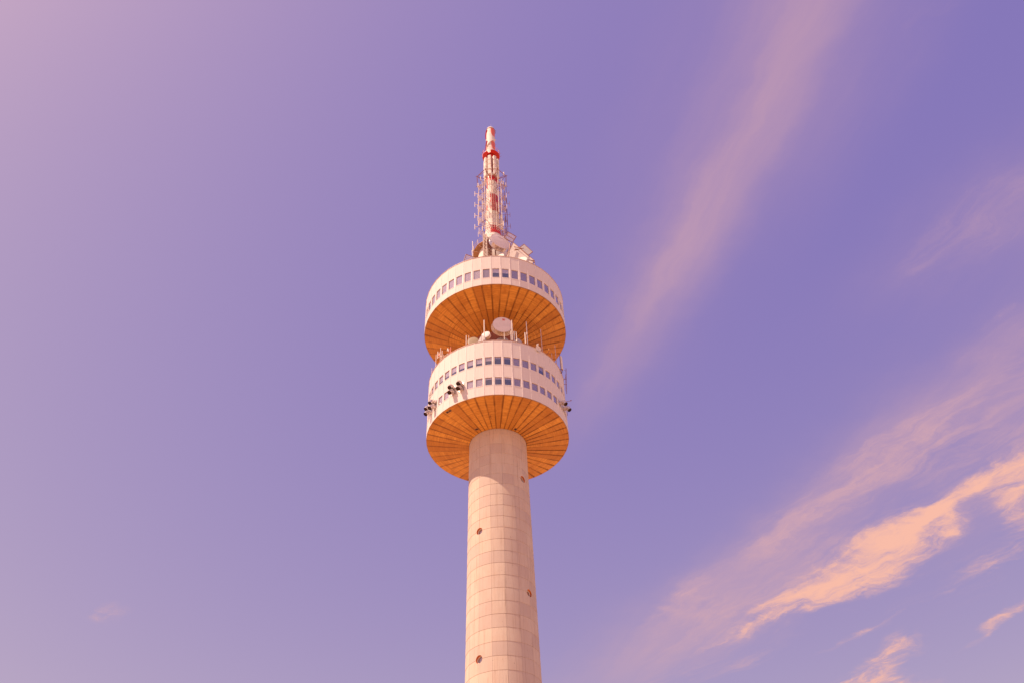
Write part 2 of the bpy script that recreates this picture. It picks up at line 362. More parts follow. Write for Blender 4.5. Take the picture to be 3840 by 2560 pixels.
for (z0, z1) in lifts:
    proto = None
    for j in range(16):
        c = AZ_SEAM + 11.25 + 22.5*j; c = (c+180) % 360-180
        if z1 > 35.5 and abs(c) < 108:
            if proto is None:
                proto = panel_mb(z0, z1).build('concrete_panel', M['concrete'], tower, True, sharp=14); ob = proto
            else:
                ob = part_copy(proto, tower)
            ob.rotation_euler = (0, 0, az_rot(c))
            for (pa, pz) in portholes:
                if abs(pz-(z0+z1)/2) < LIFT*0.9 and abs((c-pa+180) % 360-180) < 15 and (abs(pz-z0) < 0.3 or abs(pz-z1) < 0.3):
                    hole_panels.append((ob, pa, pz))
        else:
            panel_mb(z0, z1, rest, c-11.25, c+11.25)
o = rest.build('concrete_panel', M['concrete'], tower, True, sharp=14); o['kind'] = 'stuff'
HOLE = 0.43
bpy.context.view_layer.update()
for ob, pa, pz in hole_panels:
    cu_ = cutter(pa, pz, HOLE)
    ob.data = ob.data.copy()
    md = ob.modifiers.new('hole', 'BOOLEAN'); md.object = cu_; md.solver = 'EXACT'; md.operation = 'DIFFERENCE'
    bpy.context.view_layer.update()
    dg = bpy.context.evaluated_depsgraph_get()
    nm = bpy.data.meshes.new_from_object(ob.evaluated_get(dg)); nm.materials.clear(); nm.materials.append(M['concrete'])
    ob.modifiers.clear(); ob.data = nm
    bpy.data.objects.remove(cu_)
for pa, pz in portholes:
    pw_ = bpy.data.objects.new('porthole', None); COL.objects.link(pw_); pw_.parent = tower
    r_s = shaft_r(pz); pw_.location = P_(pa, r_s, pz); pw_.rotation_euler = (0, 0, az_rot(pa))
    mx_ = Matrix.Rotation(R(90), 4, 'X')          # lathe axis z -> -Y (outward)
    MB().lathe([(HOLE-0.002, -0.05), (HOLE-0.002, -0.34), (HOLE-0.03, -0.34), (HOLE-0.03, -0.05)], 32, mat=mx_, close=True).build('lining', M['orange_reveal'], pw_, True)
    MB().lathe([(HOLE-0.04, -0.22), (HOLE-0.10, -0.22), (HOLE-0.10, -0.30), (HOLE-0.04, -0.30)], 32, mat=mx_, close=True).build('frame', M['white'], pw_, True)
    MB().tube((0, 0.285, 0), (0, 0.300, 0), HOLE-0.09, 32).build('pane', M['glass'], pw_)
# ---------------------------------------------------------------- tower: pods
NB, CORNER, BAY0 = 48, 5.35, 1.60
def slab(x0, x1, y0, y1, z0, z1, mb): return mb.box(((x0+x1)/2, (y0+y1)/2, (z0+z1)/2), (x1-x0, y1-y0, z1-z0))
def bay_az(k): 
    a = BAY0 + 7.5*k
    return (a+180) % 360-180
duct_bays = {-5: 2, -4: 2, -8: 2, -9: 2, 8: 1, 9: 1}
def pod(Rc, z0, z1, bands, strip_w, which):
    """bands: list of (z0, z1) of window rows between the sheet bands"""
    Rm = Rc*math.cos(R(3.75)); hw = Rc*math.sin(R(3.75)); wh = Rc*math.tan(R(2.72))
    sheets = []; z = z0
    for (a, b_) in bands: sheets.append((z, a)); z = b_
    sheets.append((z, z1))
    for (a, b_) in sheets:
        proto = None
        for k in range(NB):
            if proto is None:
                mb = MB(); slab(-hw+0.012, hw-0.012, -Rm, -Rm+0.06, a+0.006, b_-0.006, mb)
                proto = mb.build('facade_panel', M['facade'], tower); ob = proto
            else: ob = part_copy(proto, tower)
            ob.rotation_euler = (0, 0, az_rot(bay_az(k)))
    for row, (a, b_) in enumerate(bands):
        sill, head = 0.08, 0.13
        fr_m = MB(); slab(-hw+0.012, -wh, -Rm+0.002, -Rm+0.16, a, b_, fr_m); slab(wh, hw-0.012, -Rm+0.002, -Rm+0.16, a, b_, fr_m)
        slab(-wh, wh, -Rm+0.004, -Rm+0.16, b_-head, b_, fr_m); slab(-wh, wh, -Rm-0.025, -Rm+0.16, a, a+sill, fr_m)
        sash = MB(); w2 = wh-0.002; za, zb = a+sill+0.001, b_-head-0.001; s_ = 0.035
        slab(-w2, -w2+s_, -Rm+0.075, -Rm+0.115, za, zb, sash); slab(w2-s_, w2, -Rm+0.075, -Rm+0.115, za, zb, sash)
        slab(-w2+s_, w2-s_, -Rm+0.075, -Rm+0.115, za, za+s_, sash); slab(-w2+s_, w2-s_, -Rm+0.075, -Rm+0.115, zb-s_, zb, sash)
        pane = MB(); slab(-w2+s_*0.5, w2-s_*0.5, -Rm+0.091, -Rm+0.099, za+s_*0.5, zb-s_*0.5, pane)
        pr = {}
        bl = {}
        for f in (0.22, 0.45, 0.62, 1.0):
            mb = MB(); slab(-w2+s_, w2-s_, -Rm+0.125, -Rm+0.133, zb-(zb-za)*f, zb, mb)
            bl[f] = mb
        plate = MB(); slab(-w2+s_, w2-s_, -Rm+0.05, -Rm+0.09, za+s_, zb-s_, plate)
        cache = {}
        def get(key, mb, name, mat, par):
            if key not in cache: cache[key] = mb.build(name, mat, par); return cache[key]
            return part_copy(cache[key], par)
        for k in range(NB):
            az_ = bay_az(k); kk = k if k <= 24 else k-NB
            w = bpy.data.objects.new('window', None); COL.objects.link(w); w.parent = tower; w.rotation_euler = (0, 0, az_rot(az_))
            get('f', fr_m, 'frame', M['strip'], w); get('s', sash, 'sash', M['frame'], w)
            if which == 'low' and row == 0 and kk in duct_bays:
                get('p', plate, 'blank_plate', M['white'], w); continue
            get('g', pane, 'pane', M['glass'], w)
            q = rnd.random()
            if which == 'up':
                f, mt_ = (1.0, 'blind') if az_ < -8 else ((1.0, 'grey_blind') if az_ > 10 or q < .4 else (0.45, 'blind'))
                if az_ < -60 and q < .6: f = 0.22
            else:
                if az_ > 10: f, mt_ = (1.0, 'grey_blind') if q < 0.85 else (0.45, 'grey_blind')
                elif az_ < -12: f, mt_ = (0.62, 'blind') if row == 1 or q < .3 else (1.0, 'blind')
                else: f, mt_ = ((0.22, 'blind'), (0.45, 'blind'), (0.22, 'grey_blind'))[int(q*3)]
            get('b%s%s' % (f, mt_), bl[f], 'blind', M[mt_], w)
    # joint strips down every corner
    mb = MB(); slab(-strip_w/2, strip_w/2, -Rc-0.014, -Rc+0.05, z0-0.02, z1, mb); slab(-strip_w/2+0.035, strip_w/2-0.035, -Rc-0.026, -Rc-0.012, z0-0.02, z1-0.01, mb)
    proto = mb.build('joint_strip', M['strip'], tower); proto.rotation_euler = (0, 0, az_rot(CORNER))
    for k in range(1, NB): part_copy(proto, tower, az_rot(CORNER+7.5*k))
    MB().lathe([(Rc-0.35, z1), (Rc+0.06, z1), (Rc+0.06, z1+0.05), (Rc-0.35, z1+0.05)], NB, CORNER, CORNER+360, close=True).build('parapet_cap', M['grey_steel'], tower)
    MB().lathe([(Rc-0.30, z0-0.085), (Rc+0.02, z0-0.085), (Rc+0.02, z0-0.022), (Rc-0.30, z0-0.022)], NB, CORNER, CORNER+360, close=True).build('rim_strip', M['rim'], tower)
    MB().lathe([(Rc-1.1, z0+0.3), (Rc-1.1, z1-0.6), (0.5, z1-0.6)], 48).build('inner_wall', M['room'], tower, True)
    MB().lathe([(Rc-0.06, z1-0.2), (Rc-0.36, z1-0.2), (Rc-0.36, z1-0.5), (3.0, z1-0.45)], NB, CORNER, CORNER+360).build('roof_deck', M['brown_deck'], tower)
def soffit_panel(Ro, zo, Ri, zi, n=6):
    """wedge sheet with thickness, u across / v along for the joint soot; one edge hangs a little lower"""
    g = 0.011; vs = []; uv = []
    for i in range(n+1):
        s = i/n; r = Ro+(Ri-Ro)*s; z = zo+(zi-zo)*s; x = r*math.sin(R(3.75))-g; y = -r*math.cos(R(3.75))
        for sx_ in (-1, 1):
            vs.append((sx_*x, y, z-(0.020 if sx_ < 0 else 0.0))); vs.append((sx_*x, y, z+0.05))
    fs = []
    for i in range(n):
        a = i*4; b_ = a+4
        fs += [(a, a+2, b_+2, b_), (a+1, b_+1, b_+3, a+3), (a, b_, b_+1, a+1), (a+2, a+3, b_+3, b_+2)]
    fs += [(0, 1, 3, 2), (n*4, n*4+2, n*4+3, n*4+1)]
    mb = MB().add(vs, fs); o = mb.build('soffit_panel', M['soffit'], tower)
    ul = o.data.uv_layers.new(name='UVMap')
    for lp in o.data.loops:
        vi = lp.vertex_index; ul.data[lp.index].uv = (0.0 if (vi % 4) < 2 else 1.0, (vi//4)/n)
    o.rotation_euler = (0, 0, az_rot(BAY0))
    for k in range(1, NB):
        c = part_copy(o, tower, az_rot(BAY0+7.5*k)); c.location = (0, 0, rnd.uniform(-0.012, 0.012))
    return o
Z1, Z2, Z3, Z4 = 69.43, 78.50, 88.24, 94.10
pod(9.03, Z1, Z2, [(70.93, 72.42), (74.31, 75.87)], 0.10, 'low')
pod(10.05, Z3, Z4, [(89.52, 91.60)], 0.10, 'up')
soffit_panel(8.98, Z1-0.10, 3.64, 68.60)
soffit_panel(9.98, Z3-0.10, 6.60, 86.98); soffit_panel(6.57, 86.96, 3.47, 85.86)
MB().lathe([(8.85, Z1-0.02), (3.5, 68.68)], 48).build('soffit_backing', M['soffit_dark'], tower)
MB().lathe([(9.85, Z3-0.02), (6.6, 87.06), (3.4, 85.95)], 48).build('soffit_backing', M['soffit_dark'], tower)
def soffit_z(r): return (Z1-0.10) + (68.60-(Z1-0.10))*(8.98-r)/(8.98-3.64)
for (a, r, w, d) in ((-44.2, 8.62, 0.36, 0.30), (-41.4, 8.62, 0.36, 0.30), (-36.1, 4.35, 0.42, 0.34), (33.2, 4.05, 0.34, 0.30)):
    vt = bpy.data.objects.new('soffit_vent', None); COL.objects.link(vt); vt.parent = tower; vt.rotation_euler = (0, 0, az_rot(a))
    zz = soffit_z(r)-0.015; mb = MB()
    for sx_ in (-1, 1): mb.box((sx_*w/2, -r, zz-0.02), (0.03, d+0.03, 0.05))
    for sy_ in (-1, 1): mb.box((0, -r+sy_*d/2, zz-0.02), (w-0.03, 0.03, 0.05))
    mb.build('frame', M['rim'], vt); MB().box((0, -r, zz-0.012), (w-0.03, d-0.03, 0.02)).build('grille', M['dark'], vt)

# ---------------------------------------------------------------- exhaust ducts on the lower pod
def duct(az, z, label):
    d = thing('exhaust_duct', label, 'duct', P_(az, 9.0, z), 'exhaust ducts on the lower pod'); d.rotation_euler = (0, 0, az_rot(az))
    rr = 0.275; pts = []; rc = 0.40
    pts.append(Vector((0, 0.02, 0))); pts.append(Vector((0, -0.30, 0)))
    nseg = 4
    for i in range(1, nseg+1):
        an = R(68)*i/nseg; pts.append(Vector((0, -0.30-rc*math.sin(an), -rc*(1-math.cos(an)))))
    last = (pts[-1]-pts[-2]).normalized(); pts.append(pts[-1]+last*0.22)
    def ringset(rad, mb, pts):
        n = 20; k = len(pts)
        for i, p in enumerate(pts):
            t_ = (pts[min(i+1, k-1)]-pts[max(i-1, 0)]).normalized(); x = Vector((1, 0, 0)); y = t_.cross(x)
            for j in range(n):
                a_ = 2*math.pi*j/n; mb.v.append(tuple(p+(x*math.cos(a_)+y*math.sin(a_))*rad))
        for i in range(k-1):
            for j in range(n): mb.f.append((i*n+j, i*n+(j+1) % n, (i+1)*n+(j+1) % n, (i+1)*n+j))
        return mb
    ringset(rr, MB(), pts).build('elbow_pipe', M['galv'], d, True, sharp=12)
    ringset(rr-0.02, MB(), pts[1:]).build('inside', M['dark'], d, True)
    MB().tube(pts[-2]+(pts[-1]-pts[-2])*0.25, pts[-2]+(pts[-1]-pts[-2])*0.30, rr-0.02, 20).build('shade_disc', M['dark'], d)  # dark lining and disc: shade inside the pipe put into their colour
    mb = MB()
    for i in range(1, len(pts)-1):
        t_ = (pts[i+1]-pts[i-1]).normalized()*0.018; mb.tube(pts[i]-t_, pts[i]+t_, rr+0.016, 20, caps=True)
    mb.build('seam_band', M['galv'], d, True)
    mb = MB(); mb.tube((0, -0.06, 0), (0, -0.02, 0), rr+0.10, 20); mb.build('flange', M['galv'], d, True)
names = {-5: 'second pair from the centre on the sunlit side', -4: 'pair nearest the pod centre', -8: 'third pair towards the left edge', -9: 'pair at the far left edge'}
for k, nm in names.items():
    duct(bay_az(k), 72.13, 'upper silver exhaust duct, %s' % nm); duct(bay_az(k), 71.32, 'lower silver exhaust duct, %s' % nm)
duct(bay_az(8), 71.85, 'inner silver exhaust duct on the shaded right side of the lower pod')
duct(bay_az(9), 71.85, 'outermost silver exhaust duct at the right edge of the lower pod')

# ---------------------------------------------------------------- antennas and dishes on the lower pod roof
def whip(az, z1, rad, label, r=8.75, mat='white', z0=78.45, lean=0.0, base=True):
    d = thing('whip_antenna', label, 'antenna', P_(az, r, z0), 'rod antennas around the lower pod roof'); h = z1-z0
    d.rotation_euler = (0, R(lean), az_rot(az))
    MB().tube((0, 0, 0.55*min(1, h/2)), (0, 0, h), rad, 10, rad*0.85).build('rod', M[mat], d, True)
    MB().tube((0, 0, 0), (0, 0, 0.6*min(1, h/2)), max(rad*0.7, 0.03), 8).build('mount_pole', M['steel'], d, True)
    if base:
        mb = MB(); mb.box((0, 0.12, 0.22), (0.10, 0.34, 0.06)); mb.box((0, 0.12, 0.48*min(1, h/2)), (0.10, 0.30, 0.05)); mb.tube((0, 0, 0.16), (0, 0, 0.30), max(rad*1.3, 0.06), 10)
        mb.build('bracket', M['steel'], d)
for a in [(-9.3, 82.68, 0.075, 'tall thick white rod antenna in front of the small round dish'), (-25.4, 80.68, 0.055, 'short white rod antenna left of the olive dish on the lower roof'),
          (-23.1, 80.52, 0.03, 'thin short rod antenna just right of the short white rod'), (-12.2, 80.9, 0.022, 'thin dark leaning rod beside the small round dish', 8.6, 'steel', 78.45, 2),
          (7.6, 80.23, 0.045, 'short rod antenna below the large drum dish'), (13.4, 80.68, 0.05, 'short rod antenna left of the tall one by the drum dish'),
          (14.5, 82.73, 0.055, 'tall slim white rod antenna beside the large drum dish'), (16.6, 80.88, 0.085, 'thick grey stub antenna right of the tall rod by the drum dish', 8.6, 'dish_grey'),
          (18.5, 80.72, 0.05, 'slightly leaning short rod antenna left of the right hand dish', 8.75, 'white', 78.45, -2),
          (26.2, 80.98, 0.075, 'short white rod antenna between the right hand dish and the tallest rod'), (28.1, 83.16, 0.06, 'tallest rod antenna right of the dishes'),
          (43.7, 83.12, 0.055, 'tall grey rod antenna behind the little bowl dish', 8.75, 'grey_steel'), (66.4, 82.93, 0.055, 'grey rod antenna at the right edge above the flat panel antenna', 8.75, 'grey_steel'),
          (55.8, 80.03, 0.04, 'short grey rod antenna left of the flat panel antenna', 8.9, 'grey_steel'),
          (-65.3, 81.58, 0.05, 'pale rod antenna at the left edge of the lower roof'), (-84.1, 81.71, 0.05, 'grey rod antenna standing clear at the far left edge', 8.75, 'grey_steel'),
          (-41.7, 80.0, 0.05, 'red banded short rod antenna on the left of the lower roof', 8.75, 'faded_red')]:
    whip(*a)
def aim(d, az, el=0.0):              # a dish is built with its face towards -Y
    d.rotation_euler = (R(-el), 0, az_rot(az))
def drum_dish(name, label, loc, rad, depth, az, el=0.0, face='dish_white', side='skirt', back_flare=0.0, pole_to=None, emblem=None, ribs=0):
    d = thing(name, label, 'dish antenna', loc, 'microwave dishes on the tower'); aim(d, az, el)
    mx_ = Matrix.Rotation(R(90), 4, 'X')
    f = MB(); f.lathe([(0.0, 0.055), (rad*0.55, 0.045), (rad*0.93, 0.012), (rad*0.985, 0.0), (rad*0.985, -0.05)], 48, mat=mx_); f.build('radome', M[face], d, True, sharp=60)
    MB().lathe([(rad, 0.0), (rad, -depth*0.8), (rad+back_flare, -depth*0.85), (rad+back_flare, -depth), (rad*0.55, -depth-rad*0.35), (0.0, -depth-rad*0.42)], 48, mat=mx_).build('shroud', M[side], d, True)
    MB().lathe([(rad+0.025, 0.01), (rad+0.025, -0.06), (rad-0.01, -0.06), (rad-0.01, 0.01)], 48, mat=mx_, close=True).build('rim_ring', M[face], d, True)
    if ribs:
        mb = MB()
        for i in range(ribs):
            a_ = 2*math.pi*i/ribs; c_ = Vector((math.sin(a_)*(rad+0.015), 0.04+0.10, math.cos(a_)*(rad+0.015)))
            mb.box(c_, (0.035, 0.20, 0.035), Matrix.Rotation(-a_, 3, 'Y'))
        mb.build('clip', M['steel'], d)
    mb = MB(); mb.tube((0, depth+rad*0.3, 0), (0, depth+rad*0.3+0.6, 0), 0.10, 10); mb.tube((0, depth+rad*0.3+0.55, -rad*0.9), (0, depth+rad*0.3+0.55, rad*0.6), 0.08, 10)
    mb.build('mount', M['steel'], d, True)
    if pole_to is not None:
        MB().tube((0, depth+rad*0.3+0.55, -rad*0.9), (0, depth+rad*0.3+0.55, pole_to-loc[2]), 0.08, 10).build('mount_pole', M['steel'], d, True)
    if emblem: emblem(d, rad)
    return d
def red_tag(d, rad):
    y = -0.052; z0 = rad*0.66; mb = MB()
    for (x, z, w, h) in ((0, 0.13, .34, .05), (-0.145, 0.0, .05, .20), (0.145, 0.0, .05, .20), (0, -0.125, .34, .05), (0, 0.03, .16, .05), (0, -0.05, .16, .05), (0.0, -0.01, 0.05, 0.14)):
        mb.box((x+0.12, y, z0+z), (w, 0.012, h))
    mb.build('red_emblem', M['sticker'], d)
drum_dish('drum_dish', 'large pink white drum dish with red emblem between the pods', P_(8.0, 7.3, 83.25), 1.30, 0.75, 8.0, -3, 'dish_white', 'skirt', 0.16, 78.4, red_tag, 26)
drum_dish('drum_dish', 'small round white drum dish behind the tall thick rod', P_(-9.2, 7.9, 80.85), 0.58, 0.42, -22, 6, 'dish_white', 'skirt', 0.02, 78.3)
drum_dish('dish', 'olive shaded dish at the left behind the lower parapet', P_(-25.5, 6.9, 81.3), 0.72, 0.25, -8, 0, 'olive', 'olive', 0.0, 78.3)
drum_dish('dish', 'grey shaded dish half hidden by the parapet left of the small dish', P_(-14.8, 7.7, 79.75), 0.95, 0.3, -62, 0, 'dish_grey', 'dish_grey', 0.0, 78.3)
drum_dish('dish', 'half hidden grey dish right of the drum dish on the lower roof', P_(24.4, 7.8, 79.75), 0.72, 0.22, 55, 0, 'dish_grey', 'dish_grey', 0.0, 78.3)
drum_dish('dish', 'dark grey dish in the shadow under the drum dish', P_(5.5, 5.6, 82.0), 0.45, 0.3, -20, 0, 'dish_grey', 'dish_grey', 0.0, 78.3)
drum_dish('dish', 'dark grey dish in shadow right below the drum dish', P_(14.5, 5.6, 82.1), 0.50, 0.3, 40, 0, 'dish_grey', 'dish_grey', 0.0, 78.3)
# dark rack of cable trays behind the big dish
rk = thing('equipment_rack', 'dark lattice rack of cables behind the drum dish on the lower roof', 'rack', P_(4, 4.6, 78.0))
mb = MB()
for x in (-1.6, -0.8, 0.0, 0.8, 1.6):
    mb.tube((x, 0, 0), (x, 0, 4.6), 0.06, 6); mb.tube((x, 0.0, 0.2), (x+0.7, 0.0, 1.6), 0.035, 6); mb.tube((x, -0.1, 3.6), (x-0.6, -0.1, 2.0), 0.035, 6)
mb.build('post', M['steel'], rk)
mb = MB()
for z in (1.0, 2.2, 3.4, 4.5): mb.box((0, -0.02, z), (3.5, 0.12, 0.10))
mb.build('tray', M['steel'], rk)
mb = MB()
for i in range(14):
    x = -1.5+0.23*i; mb.path([(x, -0.12, 0), (x+rnd.uniform(-.1, .1), -0.14, 2), (x+rnd.uniform(-.2, .2), -0.12, 4.5)], 0.025, 6)
mb.build('cable', M['dark'], rk)
for i, (x, z) in enumerate(((-1.1, 2.9), (1.0, 2.8), (-0.2, 3.9))): MB().box((x, -0.18, z), (0.5, 0.22, 0.6)).build('cabinet', M['grey_steel'], rk, bevel=0.02)
# little bowl dish on the parapet, flood lamp, flat panel antenna, dipole frames
d = thing('bowl_dish', 'little white bowl dish clamped on the right parapet edge', 'dish antenna', P_(36.3, 9.25, 78.45)); aim(d, 30, -8)
mx_ = Matrix.Rotation(R(90), 4, 'X')
MB().lathe([(0.0, -0.10), (0.16, -0.09), (0.32, -0.03), (0.39, 0.03), (0.41, 0.03), (0.33, -0.06), (0.0, -0.14)], 32, mat=mx_).build('reflector', M['white'], d, True)
mb = MB(); mb.tube((0, 0.05, 0), (0, -0.30, 0), 0.022, 8); mb.tube((0.0, -0.25, 0.0), (0.30, 0.0, 0.22), 0.012, 6); mb.tube((0.0, -0.25, 0.0), (-0.30, 0.0, 0.22), 0.012, 6); mb.build('feed_arm', M['grey_steel'], d)
MB().tube((0, -0.36, 0), (0, -0.28, 0), 0.05, 12).build('feed_horn', M['white'], d, True)
MB().box((-0.06, 0.20, 0.62), (0.12, 0.10, 0.42)).build('transmitter_box', M['white'], d, bevel=0.015)
mb = MB(); mb.tube((0.06, 0.18, -0.62), (0.06, 0.18, 0.95), 0.045, 10); mb.tube((0.06, 0.18, -0.45), (0.06, 0.55, -0.45), 0.03, 8); mb.build('mount_pole', M['white'], d, True)
d = thing('flood_lamp', 'small amber flood lamp on a bent arm by the right parapet', 'lamp', P_(46.6, 9.0, 78.5)); d.rotation_euler = (0, 0, az_rot(46.6))
MB().path([(0, 0, 0), (0, -0.25, 0.10), (0.06, -0.42, 0.35), (0.06, -0.42, 0.60)], 0.03, 8).build('arm', M['steel'], d, True)
MB().lathe([(0.0, 0.60), (0.07, 0.61), (0.11, 0.72), (0.11, 0.86), (0.06, 0.96), (0.0, 0.98)], 16, mat=Matrix.Translation((0.06, -0.42, 0))).build('lamp_head', M['lamp_glass'], d, True)
d = thing('panel_antenna', 'tall white flat panel antenna hung over the right parapet', 'antenna', P_(69.0, 9.35, 78.2)); d.rotation_euler = (0, 0, az_rot(60))
MB().box((0, 0, 1.55), (0.36, 0.16, 2.35)).build('radome', M['white'], d, bevel=0.04)
MB().box((0, 0.01, 0.34), (0.30, 0.13, 0.06)).build('end_cap', M['rim'], d)
mb = MB(); mb.tube((0, 0.18, -0.3), (0, 0.18, 3.3), 0.045, 8); mb.tube((0, 0.18, 0.6), (0, 0.55, 0.2), 0.03, 8); mb.tube((0, 0.18, 2.6), (0.5, 0.3, 2.75), 0.025, 8); mb.box((0, 0.12, 2.3), (0.1, 0.16, 0.08)); mb.box((0, 0.12, 0.8), (0.1, 0.16, 0.08)); mb.build('bracket', M['steel'], d)
mb = MB(); mb.path([(0.05, 0, 0.32), (0.06, 0.02, 0.0), (0.02, 0.15, -0.25), (0, 0.3, -0.1)], 0.018, 6); mb.path([(-0.07, 0, 0.32), (-0.08, 0.04, -0.1), (-0.03, 0.2, -0.3)], 0.018, 6); mb.build('cable', M['dark'], d)
d = thing('dipole_array', 'white H shaped dipole frame with red box on the left parapet', 'antenna', P_(-54, 8.95, 78.6)); d.rotation_euler = (0, 0, az_rot(-30))
mb = MB(); mb.tube((-0.42, 0, 0.85), (-0.42, 0, 2.1), 0.06, 8); mb.build('dipole', M['white'], d, True)
mb = MB(); mb.tube((0.0, 0, 0.0), (0, 0, 2.55), 0.04, 8); mb.tube((0.26, 0, -0.2), (0.26, 0, 1.9), 0.055, 8); mb.build('pole', M['white'], d, True)
mb = MB(); mb.tube((-0.42, 0, 1.75), (0.05, 0, 1.75), 0.035, 8); mb.tube((-0.42, 0, 1.05), (0.26, 0, 1.05), 0.035, 8); mb.build('arm', M['white'], d, True)
MB().box((-0.16, 0, 1.4), (0.2, 0.14, 0.24)).build('junction_box', M['faded_red'], d)
d = thing('camera_antenna', 'small white tilted antenna on a short post at the left parapet', 'antenna', P_(-42.5, 8.9, 78.5)); d.rotation_euler = (0, 0, az_rot(-42))
MB().tube((0, 0, 0), (0, 0, 1.2), 0.035, 8).build('post', M['faded_red'], d, True)
MB().box((-0.22, 0, 1.15), (0.14, 0.12, 0.62), Matrix.Rotation(R(-14), 3, 'Y')).build('body', M['white'], d, bevel=0.03)
MB().tube((-0.5, 0, 1.15), (0, 0, 1.1), 0.03, 8).build('arm', M['white'], d, True)
d = thing('guard_rail', 'pale pipe rail along the left parapet of the lower pod', 'rail', P_(-47, 8.95, 78.5)); d.rotation_euler = (0, 0, az_rot(-46))
mb = MB(); mb.tube((-0.35, 0, 0.42), (0.55, 0, 0.42), 0.03, 8); mb.build('top_rail', M['white'], d)
mb = MB(); mb.tube((-0.35, 0, 0.0), (-0.35, 0, 0.9), 0.025, 8); mb.tube((0.5, 0, 0.0), (0.5, 0, 0.45), 0.025, 8); mb.build('post', M['white'], d)
d = thing('yagi_antenna', 'thin dark yagi antenna leaning outside the right wall of the lower pod', 'antenna', P_(84, 9.3, 76.4)); d.rotation_euler = (0, 0, az_rot(84))
MB().tube((0, 0, 0), (0.05, -0.25, 4.6), 0.035, 8).build('boom', M['steel'], d, True)
mb = MB(); mb.tube((0, 0.35, 1.7), (0, -0.12, 1.7), 0.03, 8); mb.tube((0, 0.35, 2.6), (0, -0.14, 2.6), 0.03, 8); mb.build('bracket', M['steel'], d)
mb = MB(); mb.tube((0, -0.14, 3.0), (0, -0.14+0.55, 2.2), 0.02, 6); mb.tube((-0.2, 0.1, 0.3), (-0.1, -0.1, 3.4), 0.02, 6); mb.tube((0.05, -0.25, 4.1), (0.05, 0.0, 4.35), 0.02, 6); mb.build('element', M['steel'], d)
d = thing('wind_sensor', 'thin wind sensor arm sticking out from the right wall', 'sensor', P_(85, 9.05, 75.2)); d.rotation_euler = (0, 0, az_rot(85))
MB().tube((0, 0, 0), (0.0, -0.75, 0.03), 0.025, 8).build('arm', M['steel'], d, True)
mb = MB(); mb.tube((0, -0.72, 0), (0, -0.72, 0.18), 0.022, 8); mb.tube((0, -0.62, 0.14), (0, -0.82, 0.14), 0.03, 8); mb.build('cups', M['steel'], d)
d = thing('bracket_antenna', 'small dark bracket antenna low on the right edge of the lower pod', 'antenna', P_(86, 9.1, 72.9)); d.rotation_euler = (0, 0, az_rot(86))
MB().tube((0, 0, 0), (0, -0.10, 1.9), 0.03, 8).build('pole', M['steel'], d, True)
mb = MB(); mb.path([(0, -0.05, 0.9), (0, -0.35, 1.0), (0, -0.40, 1.4)], 0.028, 8); mb.tube((0, -0.12, 1.55), (0, -0.42, 1.5), 0.025, 8); mb.build('element', M['steel'], d)
d = thing('wire_hook', 'tiny dark wire hook under the lower soffit', 'hook', P_(-7.7, 6.0, soffit_z(6.0)-0.02))
mb = MB(); mb.path([(0, 0, 0), (0.02, -0.02, -0.5), (0.10, -0.05, -0.62)], 0.018, 6); mb.tube((-0.12, 0, -0.3), (0.1, 0, -0.3), 0.018, 6); mb.build('wire', M['dark'], d)
# ---------------------------------------------------------------- mast
mast = thing('antenna_mast', 'red and white banded antenna mast on top of the tower', 'mast', (0, 0, 0))
def mast_r(z):
    pts = [(93.5, 3.2), (103, 2.75), (107.5, 2.2), (110.5, 1.5), (112.5, 1.22), (118, 1.12), (123, 0.99), (128.6, 0.90)]
    for (a, ra), (b_, rb) in zip(pts[:-1], pts[1:]):
        if a <= z <= b_: return ra+(rb-ra)*(z-a)/(b_-a)
    return pts[-1][1]
MB().lathe([(mast_r(z), z) for z in (93.5, 98, 103, 105, 107.5, 109, 110.5, 111.5, 112.5, 115, 118, 120.5, 123, 126, 128.6)], 40).build('mast_tube', M['mast_white'], mast, True)
# red bands: painted sleeves, left open on the left side with a ragged edge
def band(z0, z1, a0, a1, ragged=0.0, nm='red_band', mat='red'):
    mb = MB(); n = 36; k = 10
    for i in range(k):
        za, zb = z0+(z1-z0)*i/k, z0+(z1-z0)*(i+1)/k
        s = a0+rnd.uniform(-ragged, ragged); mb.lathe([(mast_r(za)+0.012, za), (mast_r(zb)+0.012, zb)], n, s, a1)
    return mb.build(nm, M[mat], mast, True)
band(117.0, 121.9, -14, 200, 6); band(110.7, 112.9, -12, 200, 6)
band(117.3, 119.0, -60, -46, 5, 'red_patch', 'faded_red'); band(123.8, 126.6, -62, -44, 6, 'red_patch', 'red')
MB().lathe([(0.96, 126.0), (0.96, 126.8), (1.02, 126.8), (1.02, 127.4), (0.70, 127.4), (0.70, 134.6)], 32).build('red_core', M['red'], mast, True)
for j in range(8):                       # eight columns of boxed panel antennas
    az_ = -14+45*j
    for i in range(4):
        h = 1.44; zc = 127.45+h*0.5+1.49*i
        mb = MB(); mb.box((0, -1.10, 0), (0.56, 0.56, h-0.06))
        o = mb.build('panel_antenna', M['mast_white'], mast, bevel=0.09) if (i == 0 and j == 0) else part_copy(proto_pa, mast)
        if i == 0 and j == 0: proto_pa = o
        o.location = (0, 0, zc); o.rotation_euler = (0, 0, az_rot(az_))
